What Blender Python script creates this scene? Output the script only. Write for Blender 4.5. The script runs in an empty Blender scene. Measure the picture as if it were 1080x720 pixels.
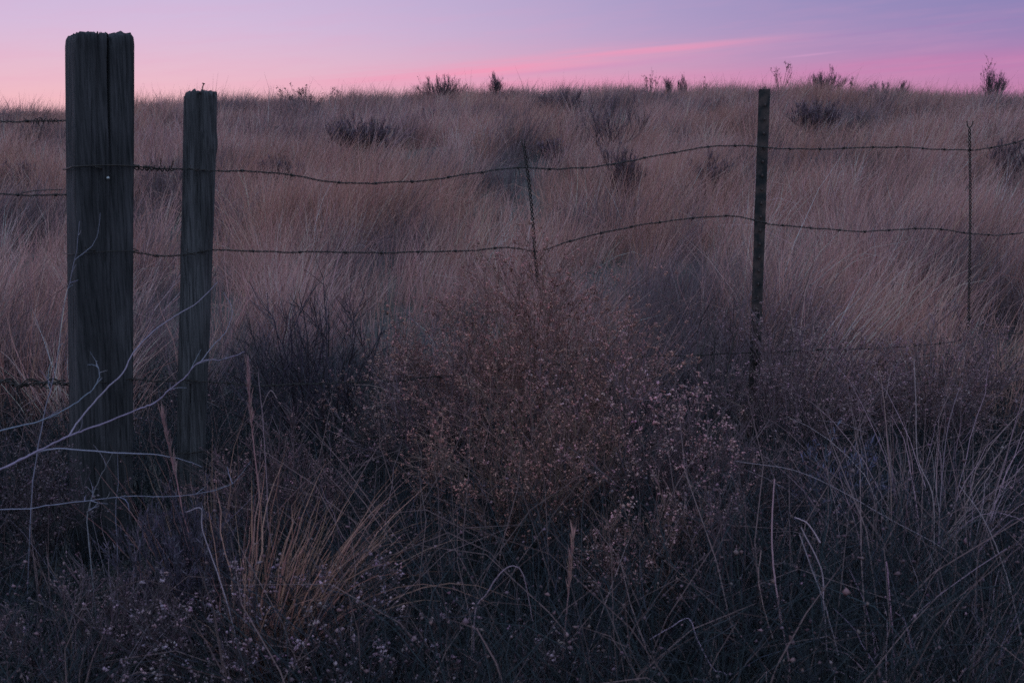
import bpy, math
import numpy as np

PI = math.pi
rad = math.radians
rng = np.random.default_rng(11)
scene = bpy.context.scene
COL = scene.collection

# ------------------------------------------------------------------ camera
EYE = 1.4
PITCH = rad(12.4)
cam_d = bpy.data.cameras.new('camera')
cam = bpy.data.objects.new('camera', cam_d)
COL.objects.link(cam)
cam.location = (0, 0, EYE)
cam.rotation_euler = (PI / 2 - PITCH, 0, 0)
cam_d.lens = 35
cam_d.sensor_width = 36
cam_d.clip_start = 0.05
cam_d.clip_end = 6000
cam_d.dof.use_dof = True
cam_d.dof.focus_distance = 5.0
cam_d.dof.aperture_fstop = 8
scene.camera = cam

cp, sp = math.cos(PITCH), math.sin(PITCH)


def ray(px, py):
    u = (px - 540) / 1050.0
    v = (360 - py) / 1050.0
    return np.array([u, cp + v * sp, -sp + v * cp])


def at(px, py, Y):
    d = ray(px, py)
    s = Y / d[1]
    return np.array([d[0] * s, Y, EYE + d[2] * s])


# fence line on the ground, used to place posts and wires
FX, FY, FS = -1.25, 3.0, 0.4533


def fence_at(px, py, off=0.0):
    d = ray(px, py)
    s = (FY - off - FS * FX) / (d[1] - FS * d[0])
    return np.array([d[0] * s, d[1] * s, EYE + d[2] * s])


# ------------------------------------------------------------------ noise and terrain
def _hash(ix, iy, seed):
    n = (ix.astype(np.int64) * 374761393 + iy.astype(np.int64) * 668265263 + seed * 144665) & 0x7fffffff
    n = ((n ^ (n >> 13)) * 1274126177) & 0x7fffffff
    n = (n ^ (n >> 16)) & 0x7fffffff
    return (n % 100003) / 100003.0


def vnoise(x, y, seed=0):
    x = np.asarray(x, float); y = np.asarray(y, float)
    ix = np.floor(x); iy = np.floor(y)
    fx = x - ix; fy = y - iy
    fx = fx * fx * (3 - 2 * fx); fy = fy * fy * (3 - 2 * fy)
    a = _hash(ix, iy, seed); b = _hash(ix + 1, iy, seed)
    c = _hash(ix, iy + 1, seed); d = _hash(ix + 1, iy + 1, seed)
    return (a * (1 - fx) + b * fx) * (1 - fy) + (c * (1 - fx) + d * fx) * fy


def fbm(x, y, seed=0, octs=3):
    s = 0; a = 0.5; t = 0
    for i in range(octs):
        s = s + a * vnoise(x * 2 ** i, y * 2 ** i, seed + i * 17); t += a; a *= 0.5
    return s / t


CREST = 34.0


def terrain(x, y):
    x = np.asarray(x, float); y = np.asarray(y, float)
    H = np.interp(x, [-60, -17, -9, -4, 2, 10, 17, 60], [0.4, 1.20, 1.66, 1.88, 1.95, 1.95, 1.75, 0.9])
    t = np.clip((y - 3.5) / (CREST - 3.5), 0, 1)
    s = t * t * (3 - 2 * t)
    s = 0.75 * s + 0.25 * t
    up = H * s
    back = np.clip((y - CREST) / 90.0, 0, 1)
    up = up - (H + 3.0) * back * back * (3 - 2 * back)
    bump = (fbm(x / 5.0, y / 5.0, 5) - 0.5) * 0.35 * np.clip((y - 5) / 12, 0, 1) * np.clip((150 - y) / 60, 0, 1)
    fine = (fbm(x / 0.7, y / 0.7, 9) - 0.5) * 0.06 * np.clip((60 - np.hypot(x, y)) / 30, 0, 1)
    return up + bump + fine


def tz(x, y):
    return float(terrain(np.array([x]), np.array([y]))[0])


def on_ground(px, py):
    d = ray(px, py)
    s = np.arange(1.5, 60, 0.05)
    z = EYE + d[2] * s
    g = terrain(d[0] * s, d[1] * s)
    k = np.argmax(z <= g) if np.any(z <= g) else np.argmin(np.where(d[1] * s < CREST, z - g, 9))
    return np.array([d[0] * s[k], d[1] * s[k], g[k]])


def col_at(px, Y, py=330):
    d = ray(px, py)
    X = d[0] * Y / d[1]
    return np.array([X, Y, tz(X, Y)])


# ------------------------------------------------------------------ mesh builder
class MB:
    def __init__(self):
        self.v = []; self.q = []; self.t = []; self.c = []; self.n = 0

    def add(self, v, q=None, t=None, c=None):
        v = np.asarray(v, float).reshape(-1, 3)
        if q is not None and len(q): self.q.append(np.asarray(q, np.int64).reshape(-1, 4) + self.n)
        if t is not None and len(t): self.t.append(np.asarray(t, np.int64).reshape(-1, 3) + self.n)
        if c is None: c = np.ones((len(v), 3)) * 0.1
        self.c.append(np.broadcast_to(np.asarray(c, float), (len(v), 3)))
        self.v.append(v); self.n += len(v)
        return self

    def build(self, name, mat, parent=None, origin=None, smooth=False):
        v = np.concatenate(self.v); c = np.concatenate(self.c)
        if origin is not None: v = v - np.asarray(origin)
        q = np.concatenate(self.q) if self.q else np.zeros((0, 4), np.int64)
        t = np.concatenate(self.t) if self.t else np.zeros((0, 3), np.int64)
        me = bpy.data.meshes.new(name)
        me.vertices.add(len(v)); me.vertices.foreach_set('co', v.astype(np.float32).ravel())
        li = np.concatenate([q.ravel(), t.ravel()]).astype(np.int32)
        ls = np.concatenate([np.arange(len(q)) * 4, len(q) * 4 + np.arange(len(t)) * 3]).astype(np.int32)
        me.loops.add(len(li)); me.loops.foreach_set('vertex_index', li)
        me.polygons.add(len(ls)); me.polygons.foreach_set('loop_start', ls)
        at_ = me.attributes.new('col', 'FLOAT_COLOR', 'POINT')
        at_.data.foreach_set('color', np.concatenate([c, np.ones((len(c), 1))], 1).astype(np.float32).ravel())
        me.update(calc_edges=True)
        if smooth: me.polygons.foreach_set('use_smooth', np.ones(len(ls), bool))
        me.materials.append(mat)
        o = bpy.data.objects.new(name, me); COL.objects.link(o)
        if parent is not None:
            o.parent = parent
        elif origin is not None:
            o.location = origin
        return o


def unit(a):
    return a / np.maximum(np.linalg.norm(a, axis=-1, keepdims=True), 1e-9)


def strands(mb, P, R, sides=3, c=None, ref=None):
    """n strands of k points: P (n,k,3), R (n,k); sides 2 is a flat blade."""
    P = np.asarray(P, float); n, k, _ = P.shape
    if n == 0: return
    R = np.broadcast_to(np.asarray(R, float), (n, k))
    T = unit(np.gradient(P, axis=1))
    if ref is None: ref = unit(rng.normal(size=(n, 1, 3)) * [1, 1, 0.25])
    N = unit(np.cross(T, ref)); B = np.cross(T, N)
    if sides == 2:
        V = np.stack([P + R[..., None] * N, P - R[..., None] * N], 2)
    else:
        a = np.arange(sides) * 2 * PI / sides
        V = P[:, :, None] + R[..., None, None] * (np.cos(a)[:, None] * N[:, :, None] + np.sin(a)[:, None] * B[:, :, None])
    base = (np.arange(n) * k * sides)[:, None, None]
    ii = (np.arange(k - 1) * sides)[None, :, None]
    if sides == 2:
        f = base[..., None] + ii[..., None] + np.array([0, 1, 3, 2])
    else:
        j = np.arange(sides); j2 = (j + 1) % sides
        f = base[..., None] + ii[..., None] + np.stack([j, j2, j2 + sides, j + sides], 1)[None, None]
    if c is None: cc = None
    else:
        c = np.asarray(c, float)
        cc = np.broadcast_to(c.reshape(-1, 1, 3) if c.ndim == 2 else c, (n, k * sides, 3)).reshape(-1, 3)
    mb.add(V.reshape(-1, 3), f.reshape(-1, 4), None, cc)


OCT = np.array([[1, 0, 0], [-1, 0, 0], [0, 1, 0], [0, -1, 0], [0, 0, 1], [0, 0, -1]], float)
OCTF = np.array([[0, 2, 4], [2, 1, 4], [1, 3, 4], [3, 0, 4], [2, 0, 5], [1, 2, 5], [3, 1, 5], [0, 3, 5]])


def blobs(mb, C, r, c=None, zs=1.0):
    C = np.asarray(C, float); n = len(C)
    if n == 0: return
    r = np.broadcast_to(np.asarray(r, float), (n,))
    j = OCT[None] * (1 + 0.45 * rng.normal(size=(n, 6, 1))) + 0.25 * rng.normal(size=(n, 6, 3))
    j[..., 2] *= zs
    V = C[:, None] + r[:, None, None] * j
    f = (np.arange(n) * 6)[:, None, None] + OCTF[None]
    cc = None
    if c is not None:
        c = np.asarray(c, float)
        cc = np.broadcast_to(c.reshape(-1, 1, 3) if c.ndim == 2 else c, (n, 6, 3)).reshape(-1, 3)
    mb.add(V.reshape(-1, 3), None, f.reshape(-1, 3), cc)


def vary(col, n, amt=0.25, hue=0.06):
    col = np.asarray(col, float) * [1.06, 0.88, 1.0]
    return np.clip(col * (1 + amt * rng.normal(size=(n, 1))) * (1 + hue * rng.normal(size=(n, 3))), 0.006, 0.8)


def curve_pts(pts, per=8):
    """Catmull-Rom through points."""
    p = np.asarray(pts, float)
    if len(p) < 3:
        t = np.linspace(0, 1, per)[:, None]
        return p[0] * (1 - t) + p[-1] * t
    e = np.concatenate([[2 * p[0] - p[1]], p, [2 * p[-1] - p[-2]]])
    out = []
    for i in range(1, len(e) - 2):
        t = np.linspace(0, 1, per, endpoint=False)[:, None]
        a, b, c, d = e[i - 1], e[i], e[i + 1], e[i + 2]
        out.append(0.5 * (2 * b + (c - a) * t + (2 * a - 5 * b + 4 * c - d) * t * t + (3 * b - a - 3 * c + d) * t ** 3))
    out.append(p[-1:])
    return np.concatenate(out)


# ------------------------------------------------------------------ tags
def tag(o, label=None, cat=None, group=None, kind=None):
    if label: o['label'] = label
    if cat: o['category'] = cat
    if group: o['group'] = group
    if kind: o['kind'] = kind
    return o


def empty(name, loc):
    o = bpy.data.objects.new(name, None); COL.objects.link(o)
    o.location = loc; o.empty_display_size = 0.1
    return o


# ------------------------------------------------------------------ materials
def new_mat(name):
    m = bpy.data.materials.new(name); m.use_nodes = True
    nt = m.node_tree; nt.nodes.clear()
    return m, nt, nt.nodes.new('ShaderNodeOutputMaterial')


def plant_mat(name, transl=0.3, rough=0.85, nscale=60.0, spec=0.15):
    m, nt, out = new_mat(name)
    N, L = nt.nodes, nt.links
    a = N.new('ShaderNodeAttribute'); a.attribute_name = 'col'
    tc = N.new('ShaderNodeTexCoord')
    no = N.new('ShaderNodeTexNoise'); no.inputs['Scale'].default_value = nscale; no.inputs['Detail'].default_value = 2
    L.new(tc.outputs['Object'], no.inputs['Vector'])
    mr = N.new('ShaderNodeMapRange'); mr.inputs['To Min'].default_value = 0.65; mr.inputs['To Max'].default_value = 1.35
    L.new(no.outputs['Fac'], mr.inputs['Value'])
    vm = N.new('ShaderNodeVectorMath'); vm.operation = 'SCALE'
    L.new(a.outputs['Color'], vm.inputs[0]); L.new(mr.outputs['Result'], vm.inputs['Scale'])
    p = N.new('ShaderNodeBsdfPrincipled'); p.inputs['Roughness'].default_value = rough
    p.inputs['Specular IOR Level'].default_value = spec
    L.new(vm.outputs['Vector'], p.inputs['Base Color'])
    if transl > 0:
        t = N.new('ShaderNodeBsdfTranslucent'); L.new(vm.outputs['Vector'], t.inputs['Color'])
        mx = N.new('ShaderNodeMixShader'); mx.inputs['Fac'].default_value = transl
        L.new(p.outputs[0], mx.inputs[1]); L.new(t.outputs[0], mx.inputs[2])
        L.new(mx.outputs[0], out.inputs['Surface'])
    else:
        L.new(p.outputs[0], out.inputs['Surface'])
    return m


M_GRASS = plant_mat('dry_grass_blades', 0.38, 0.8, 40)
M_STEM = plant_mat('dead_stems', 0.0, 0.85, 90)
M_SEED = plant_mat('papery_seed_heads', 0.3, 0.9, 120)
M_LEAF = plant_mat('grey_sage_leaves', 0.2, 0.85, 60)


def wood_mat(name, dark, light, scale=1.0):
    m, nt, out = new_mat(name)
    N, L = nt.nodes, nt.links
    tc = N.new('ShaderNodeTexCoord')
    mp = N.new('ShaderNodeMapping'); mp.inputs['Scale'].default_value = (150 * scale, 150 * scale, 3.0)
    L.new(tc.outputs['Object'], mp.inputs['Vector'])
    n1 = N.new('ShaderNodeTexNoise'); n1.inputs['Scale'].default_value = 1.0; n1.inputs['Detail'].default_value = 6
    n1.inputs['Roughness'].default_value = 0.65; n1.inputs['Distortion'].default_value = 0.3
    L.new(mp.outputs[0], n1.inputs['Vector'])
    mp2 = N.new('ShaderNodeMapping'); mp2.inputs['Scale'].default_value = (14, 14, 3.0)
    L.new(tc.outputs['Object'], mp2.inputs['Vector'])
    n2 = N.new('ShaderNodeTexNoise'); n2.inputs['Scale'].default_value = 1.0; n2.inputs['Detail'].default_value = 4
    L.new(mp2.outputs[0], n2.inputs['Vector'])
    r = N.new('ShaderNodeValToRGB')
    r.color_ramp.elements[0].position = 0.30; r.color_ramp.elements[0].color = (*dark, 1)
    r.color_ramp.elements[1].position = 0.72; r.color_ramp.elements[1].color = (*light, 1)
    L.new(n1.outputs['Fac'], r.inputs['Fac'])
    mr = N.new('ShaderNodeMapRange'); mr.inputs['From Min'].default_value = 0.3; mr.inputs['From Max'].default_value = 0.7
    mr.inputs['To Min'].default_value = 0.6; mr.inputs['To Max'].default_value = 1.3
    L.new(n2.outputs['Fac'], mr.inputs['Value'])
    vm = N.new('ShaderNodeVectorMath'); vm.operation = 'SCALE'
    L.new(r.outputs['Color'], vm.inputs[0]); L.new(mr.outputs[0], vm.inputs['Scale'])
    b = N.new('ShaderNodeBump'); b.inputs['Strength'].default_value = 0.8; b.inputs['Distance'].default_value = 0.003
    L.new(n1.outputs['Fac'], b.inputs['Height'])
    p = N.new('ShaderNodeBsdfPrincipled'); p.inputs['Roughness'].default_value = 0.88; p.inputs['Specular IOR Level'].default_value = 0.2
    L.new(vm.outputs[0], p.inputs['Base Color']); L.new(b.outputs[0], p.inputs['Normal'])
    L.new(p.outputs[0], out.inputs['Surface'])
    return m


def metal_mat(name, c1, c2, metallic=0.5, rough=0.6, scale=60):
    m, nt, out = new_mat(name)
    N, L = nt.nodes, nt.links
    tc = N.new('ShaderNodeTexCoord')
    n = N.new('ShaderNodeTexNoise'); n.inputs['Scale'].default_value = scale; n.inputs['Detail'].default_value = 5
    L.new(tc.outputs['Object'], n.inputs['Vector'])
    r = N.new('ShaderNodeValToRGB')
    r.color_ramp.elements[0].position = 0.38; r.color_ramp.elements[0].color = (*c1, 1)
    r.color_ramp.elements[1].position = 0.66; r.color_ramp.elements[1].color = (*c2, 1)
    L.new(n.outputs['Fac'], r.inputs['Fac'])
    b = N.new('ShaderNodeBump'); b.inputs['Strength'].default_value = 0.4; b.inputs['Distance'].default_value = 0.001
    L.new(n.outputs['Fac'], b.inputs['Height'])
    p = N.new('ShaderNodeBsdfPrincipled'); p.inputs['Roughness'].default_value = rough; p.inputs['Metallic'].default_value = metallic
    L.new(r.outputs[0], p.inputs['Base Color']); L.new(b.outputs[0], p.inputs['Normal'])
    L.new(p.outputs[0], out.inputs['Surface'])
    return m


M_TIE = wood_mat('weathered_tie_wood', (0.013, 0.012, 0.0125), (0.074, 0.061, 0.063))
M_SPLIT = wood_mat('weathered_split_wood', (0.014, 0.0125, 0.013), (0.115, 0.096, 0.096), 1.2)
M_WIRE = metal_mat('rusty_wire', (0.018, 0.012, 0.010), (0.045, 0.028, 0.022), 0.35, 0.7, 200)
M_TPOST = metal_mat('rusty_steel_post', (0.012, 0.010, 0.010), (0.075, 0.042, 0.035), 0.2, 0.75, 28)
M_NAIL = metal_mat('bright_nail', (0.25, 0.23, 0.22), (0.45, 0.42, 0.40), 0.7, 0.4, 100)


def ground_mat():
    m, nt, out = new_mat('dry_soil_and_litter')
    N, L = nt.nodes, nt.links
    tc = N.new('ShaderNodeTexCoord')
    n1 = N.new('ShaderNodeTexNoise'); n1.inputs['Scale'].default_value = 1.3; n1.inputs['Detail'].default_value = 8
    n2 = N.new('ShaderNodeTexNoise'); n2.inputs['Scale'].default_value = 45; n2.inputs['Detail'].default_value = 4
    L.new(tc.outputs['Object'], n1.inputs['Vector']); L.new(tc.outputs['Object'], n2.inputs['Vector'])
    ad = N.new('ShaderNodeMath'); ad.operation = 'ADD'
    L.new(n1.outputs['Fac'], ad.inputs[0]); L.new(n2.outputs['Fac'], ad.inputs[1])
    r = N.new('ShaderNodeValToRGB')
    r.color_ramp.elements[0].position = 0.75; r.color_ramp.elements[0].color = (0.018, 0.021, 0.023, 1)
    r.color_ramp.elements[1].position = 1.2; r.color_ramp.elements[1].color = (0.085, 0.070, 0.060, 1)
    L.new(ad.outputs[0], r.inputs['Fac'])
    b = N.new('ShaderNodeBump'); b.inputs['Strength'].default_value = 0.7; b.inputs['Distance'].default_value = 0.03
    L.new(n2.outputs['Fac'], b.inputs['Height'])
    p = N.new('ShaderNodeBsdfPrincipled'); p.inputs['Roughness'].default_value = 0.95; p.inputs['Specular IOR Level'].default_value = 0.1
    L.new(r.outputs[0], p.inputs['Base Color']); L.new(b.outputs[0], p.inputs['Normal'])
    L.new(p.outputs[0], out.inputs['Surface'])
    return m


# ------------------------------------------------------------------ ground
def axis(a, b, da, far, n):
    core = np.arange(a, b + 1e-6, da)
    g = np.geomspace(da * 2, far, n)
    return np.concatenate([(a - g)[::-1], core, b + g])


gx = axis(-26, 26, 0.35, 2000, 26)
gy = axis(-4, 60, 0.35, 2000, 30)
GX, GY = np.meshgrid(gx, gy)
GZ = terrain(GX, GY)
nx, ny = len(gx), len(gy)
ii = np.arange(ny - 1)[:, None] * nx + np.arange(nx - 1)[None]
gq = np.stack([ii, ii + 1, ii + nx + 1, ii + nx], -1).reshape(-1, 4)
g = MB(); g.add(np.stack([GX, GY, GZ], -1).reshape(-1, 3), gq)
tag(g.build('ground', ground_mat(), smooth=True), kind='structure')

# ------------------------------------------------------------------ hill grass (one uncountable mass)
STRAW = np.array([0.52, 0.262, 0.228])
RUSSET = np.array([0.45, 0.215, 0.170])
GREYED = np.array([0.31, 0.185, 0.190])
DULL = np.array([0.175, 0.112, 0.115])


def blades(mb, X, Y, h, lean_az, lean, curl, w, col, k=4, z=None, sides=2, wobble=0.03):
    n = len(X)
    Z = (terrain(X, Y) - 0.015) if z is None else z
    t = np.linspace(0, 1, k)[None]
    out = lean[:, None] * t + curl[:, None] * t ** 2.2
    zz = t * np.sqrt(np.clip(1 - 0.5 * out ** 2, 0.15, 1)) - 0.12 * curl[:, None] * t ** 3
    dx, dy = np.cos(lean_az)[:, None], np.sin(lean_az)[:, None]
    wob = wobble * rng.normal(size=(n, k)) * t
    P = np.stack([X[:, None] + h[:, None] * (out * dx + wob), Y[:, None] + h[:, None] * out * dy, Z[:, None] + h[:, None] * zz], -1)
    prof = np.interp(np.linspace(0, 1, k), [0, 0.45, 1], [0.75, 1.0, 0.12])
    strands(mb, P, w[:, None] * prof[None], sides, col)
    return P


def scatter(y0, y1, dens, seed):
    A = 0.5 * ((0.60 * y0 + 2.2) + (0.60 * y1 + 2.2)) * 2 * (y1 - y0)
    n = int(A * dens)
    r_ = np.random.default_rng(seed)
    y = y0 + (y1 - y0) * r_.random(n * 2)
    x = (r_.random(n * 2) * 2 - 1) * (0.60 * y1 + 2.2)
    keep = np.abs(x) < 0.60 * y + 2.2
    x, y = x[keep], y[keep]
    return x, y


def hill_grass(mb, y0, y1, dens, per, wid, seed, rad_c=0.13, k=4):
    cx, cy = scatter(y0, y1, dens, seed)
    patch = fbm(cx / 2.2 + 7, cy / 3.2, 21)          # kinds of grass in drifts
    tall = fbm(cx / 1.4, cy / 1.4 + 3, 33)
    keep = rng.random(len(cx)) < np.clip(0.10 + 2.4 * (tall - 0.28), 0.06, 1)
    cx, cy, patch, tall = cx[keep], cy[keep], patch[keep], tall[keep]
    nb = np.maximum(3, (per * (0.6 + 0.9 * rng.random(len(cx)))).astype(int))
    idx = np.repeat(np.arange(len(cx)), nb)
    n = len(idx)
    a = rng.random(n) * 2 * PI
    rr = rad_c * np.sqrt(rng.random(n))
    X = cx[idx] + rr * np.cos(a); Y = cy[idx] + rr * np.sin(a)
    ch = (0.24 + 0.66 * tall + 0.12 * rng.normal(size=len(cx)))
    h = np.clip(ch[idx] * (0.55 + 0.55 * rng.random(n)), 0.12, 0.98)
    # outward fan plus a steady lean to the right
    ox = np.cos(a) * rr / rad_c * 0.26 + 0.15 + 0.11 * rng.normal(size=n)
    oy = np.sin(a) * rr / rad_c * 0.26 - 0.03 + 0.10 * rng.normal(size=n)
    ox = ox + (0.11 * rng.normal(size=len(cx)))[idx]; oy = oy + (0.10 * rng.normal(size=len(cx)))[idx]
    bent = rng.random(n) < 0.04                       # broken and wind thrown blades
    ox = np.where(bent, 0.9 * rng.normal(size=n), ox); oy = np.where(bent, 0.6 * rng.normal(size=n), oy)
    az = np.arctan2(oy, ox); lean = np.minimum(np.hypot(ox, oy), 1.1)
    curl = np.abs(0.16 * rng.normal(size=n)) + 0.4 * bent * rng.random(n)
    # dead plumed tips standing above some clumps
    h = np.where(rng.random(n) < 0.03, h * 1.35, h)
    w = wid * (0.6 + 0.8 * rng.random(n))
    kind = rng.random(len(cx))
    base = np.where((kind < np.clip((patch - 0.36) * 2.6, 0, 1))[:, None], RUSSET, STRAW)
    base = np.where((kind > 0.55 + patch)[:, None], GREYED, base)
    weedy = fbm(cx / 1.0 + 31, cy / 1.6 + 5, 77)
    dull = rng.random(len(cx)) < np.clip((weedy - 0.50) * 5.0, 0, 0.85)
    base = np.where(dull[:, None], DULL, base)
    base = base * (1 + 0.27 * rng.normal(size=(len(cx), 1))).clip(0.3, 1.7)
    c = np.clip(base[idx] * (1 + 0.25 * rng.normal(size=(n, 1))) * (1 + 0.05 * rng.normal(size=(n, 3))), 0.03, 0.6)
    blades(mb, X, Y, h, az, lean, curl, w, c, k)


gm = MB()
hill_grass(gm, 4.1, 9.0, 22, 58, 0.0015, 1, 0.12, 5)
hill_grass(gm, 9.0, 16.0, 15, 44, 0.0023, 2, 0.14)
hill_grass(gm, 16.0, 27.0, 10, 34, 0.0034, 3, 0.16)
hill_grass(gm, 27.0, 44.0, 7.5, 26, 0.0045, 4, 0.2)
tag(gm.build('dry_grass', M_GRASS), kind='stuff',
    label='mass of leaning straw and russet dry grass covering the hillside', cat='grass')


# ------------------------------------------------------------------ plants
def fork(P, n_per, length, spread, up=0.2, t0=0.25, k=4, curl=0.25, taper=True):
    """n_per child strands along every parent strand."""
    n, kp, _ = P.shape
    m = n * n_per
    par = np.repeat(np.arange(n), n_per)
    t = t0 + (1 - t0) * rng.random(m)
    f = t * (kp - 1); i0 = np.minimum(f.astype(int), kp - 2); fr = (f - i0)[:, None]
    base = P[par, i0] * (1 - fr) + P[par, i0 + 1] * fr
    tan = unit(P[par, i0 + 1] - P[par, i0])
    d = unit(tan + spread * unit(rng.normal(size=(m, 3))) + np.array([0, 0, up]))
    L = length * (0.5 + 0.8 * rng.random(m))
    if taper: L = L * (1.25 - 0.7 * t)
    bend = unit(rng.normal(size=(m, 3)) + np.array([0, 0, 0.4])) * curl
    s = np.linspace(0, 1, k)
    return base[:, None] + L[:, None, None] * (s[None, :, None] * d[:, None] + (s ** 2)[None, :, None] * bend[:, None])


def stems_from(base, n, height, width, k=6, r0=0.05, wob=0.05, droop=0.0, lean=(0, 0)):
    a = rng.random(n) * 2 * PI
    q = np.sqrt(rng.random(n))
    tip = np.stack([np.cos(a) * q * width / 2 + lean[0] * height, np.sin(a) * q * width / 2 + lean[1] * height,
                    height * (1 - 0.45 * q ** 2) * (0.8 + 0.3 * rng.random(n))], 1)
    b0 = np.stack([np.cos(a) * r0 * q, np.sin(a) * r0 * q, np.full(n, -0.03)], 1)
    s = np.linspace(0, 1, k)[None, :, None]
    P = b0[:, None] * (1 - s) + tip[:, None] * s
    P = P + np.array([0, 0, 1.0]) * (np.sin(s * PI) * 0.12 * height * q[:, None, None])
    P = P + wob * height * rng.normal(size=(n, k, 3)) * s * (1.2 - s)
    P[..., 2] -= droop * height * (s[..., 0] ** 3) * q[:, None]
    return P + np.asarray(base)


def seg_col(P, col, amt=0.25):
    return vary(col, len(P), amt)


def shrub(name, label, cat, base, height, width, n=14, tw=(7, 6), tl=(0.45, 0.22), stem_r=0.006, twig_r=0.0016,
          col=(0.09, 0.07, 0.06), seeds=0, seed_r=0.006, seed_col=(0.33, 0.22, 0.18), leaves=0, leaf_len=0.03, leaf_w=0.003,
          leaf_col=(0.14, 0.14, 0.15), up=0.25, spread=0.8, group=None, lean=(0, 0), droop=0.0, wob=0.05):
    base = np.asarray(base, float)
    root = empty(name, base); tag(root, label, cat, group)
    A = stems_from(base, n, height, width, lean=lean, droop=droop, wob=wob)
    B = fork(A, tw[0], height * tl[0], spread, up)
    Cc = fork(B, tw[1], height * tl[1], spread, up) if tw[1] else B[:0]
    mb = MB()
    k = A.shape[1]
    strands(mb, A, stem_r * np.linspace(1, 0.35, k)[None], 5, seg_col(A, col))
    if n >= 8:
        mb.build('stems', M_STEM, root, base); mb = MB()
    strands(mb, B, twig_r * 1.35 * np.linspace(1, 0.6, B.shape[1])[None], 3, seg_col(B, col))
    if len(Cc): strands(mb, Cc, twig_r * np.linspace(1, 0.5, Cc.shape[1])[None], 3, seg_col(Cc, col, 0.35))
    o = mb.build('twigs' if n >= 8 else 'stems', M_STEM, root, base)
    if n >= 8: tag(o, kind='stuff')
    last = Cc if len(Cc) else B
    if seeds:
        mb = MB()
        pick = rng.integers(0, len(last), seeds)
        ti = rng.integers(2, last.shape[1], seeds)
        tri = np.repeat(np.arange(seeds), 3)
        Cn = last[pick, ti][tri] + rng.normal(size=(seeds * 3, 3)) * seed_r * 0.8
        blobs(mb, Cn, seed_r * 0.55 * (0.5 + 0.8 * rng.random(seeds * 3)), vary(seed_col, seeds, 0.3)[tri])
        o = mb.build('seed_heads', M_SEED, root, base); tag(o, kind='stuff')
    if leaves:
        mb = MB()
        pick = rng.integers(0, len(last), leaves)
        f = rng.random(leaves) * (last.shape[1] - 1.001); i0 = f.astype(int); fr = (f - i0)[:, None]
        b = last[pick, i0] * (1 - fr) + last[pick, i0 + 1] * fr
        d = unit(unit(last[pick, i0 + 1] - last[pick, i0]) * 0.9 + 0.8 * rng.normal(size=(leaves, 3)) + [0, 0, 0.4])
        s = np.linspace(0, 1, 3)
        ll = leaf_len * (0.6 + 0.8 * rng.random(leaves))
        P = b[:, None] + s[None, :, None] * ll[:, None, None] * d[:, None] + (s ** 2)[None, :, None] * np.array([0, 0, 0.2]) * ll[:, None, None]
        strands(mb, P, leaf_w * np.array([[0.5, 1, 0.25]]), 2, vary(leaf_col, leaves, 0.25))
        o = mb.build('foliage', M_LEAF, root, base); tag(o, kind='stuff')
    return root


SAGE = dict(leaf_col=(0.160, 0.120, 0.125), col=(0.10, 0.07, 0.068))


def pxs(p):
    """metres per photo pixel at a world point"""
    return (p[1] * cp + (EYE - p[2]) * sp) / 1050.0


def hill_bush(label, px, py, wpx, hpx, name='sagebrush', cat='shrub', leaves=900, **kw):
    b = on_ground(px, py); m = pxs(b)
    a = dict(n=20, tw=(8, 6), tl=(0.42, 0.2), stem_r=0.008, twig_r=0.0028 if b[1] > 15 else 0.002, leaf_len=0.034,
             leaf_w=0.0055 if b[1] > 15 else 0.0035, **SAGE)
    a.update(kw); a['leaves'] = int(leaves * 1.15); a['n'] = int(a['n'] * 1.3); a['wob'] = 0.07; a['up'] = 0.8; a['spread'] = 0.55; hpx = hpx * 1.0
    return shrub(name, label, cat, b, hpx * m * 1.0, wpx * m, group='shrubs dotted over the hillside', **a)


hill_bush('broad dark sagebrush mound below the skyline left of centre', 385, 172, 92, 40, leaves=1900, n=30)
hill_bush('low twiggy sagebrush breaking the skyline left of centre, wider than tall', 466, 110, 60, 25, leaves=800, n=26)
hill_bush('small upright tufted bush alone on the skyline near the centre', 522, 101, 13, 25, leaves=600, n=12)
hill_bush('dim grey bush just under the skyline right of the lone tufted bush', 590, 132, 60, 32, leaves=700, n=14)
hill_bush('leafless branching bush with spread forks above the upper wire', 645, 178, 74, 62, name='bare_bush', leaves=60, n=9, tw=(5, 5), tl=(0.5, 0.25), stem_r=0.012)
hill_bush('dark narrow bare bush between the two wires below the forked bush', 652, 232, 44, 66, name='bare_bush', leaves=350, n=14)
hill_bush('dark sagebrush mound right of the metal post below the skyline', 860, 150, 56, 36, leaves=1700, n=22)
hill_bush('bushy sagebrush on the skyline just right of the metal post', 871, 108, 42, 32, leaves=1000, n=20)
hill_bush('round dark sagebrush on the skyline near the right edge', 1047, 108, 24, 34, leaves=1000, n=16)
hill_bush('left of two small upright sprigs paired on the skyline', 706, 99, 9, 27, leaves=260, n=6)
hill_bush('right of two small upright sprigs paired on the skyline', 719, 99, 9, 26, leaves=260, n=6)
hill_bush('small low bush on the skyline right of the bushy sagebrush', 928, 99, 26, 20, leaves=420, n=10)
hill_bush('tiny pointed bush on the skyline between the low bush and the right edge', 952, 98, 12, 21, leaves=300, n=8)
hill_bush('low dark bushes row on the skyline left of the broad wooden post', 35, 118, 44, 15, leaves=650, n=16)
hill_bush('small bush on the skyline between the two wooden posts', 165, 110, 26, 15, leaves=420, n=12)
hill_bush('dark loose bush on the slope left of the metal post between the wires', 748, 222, 46, 50, leaves=600, n=14)
hill_bush('dim low bush below the skyline under the low twiggy sagebrush', 452, 142, 46, 22, leaves=600, n=12)
hill_bush('dark bush on the slope behind the gap left of the broad post', 28, 212, 54, 36, leaves=900, n=16)
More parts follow.
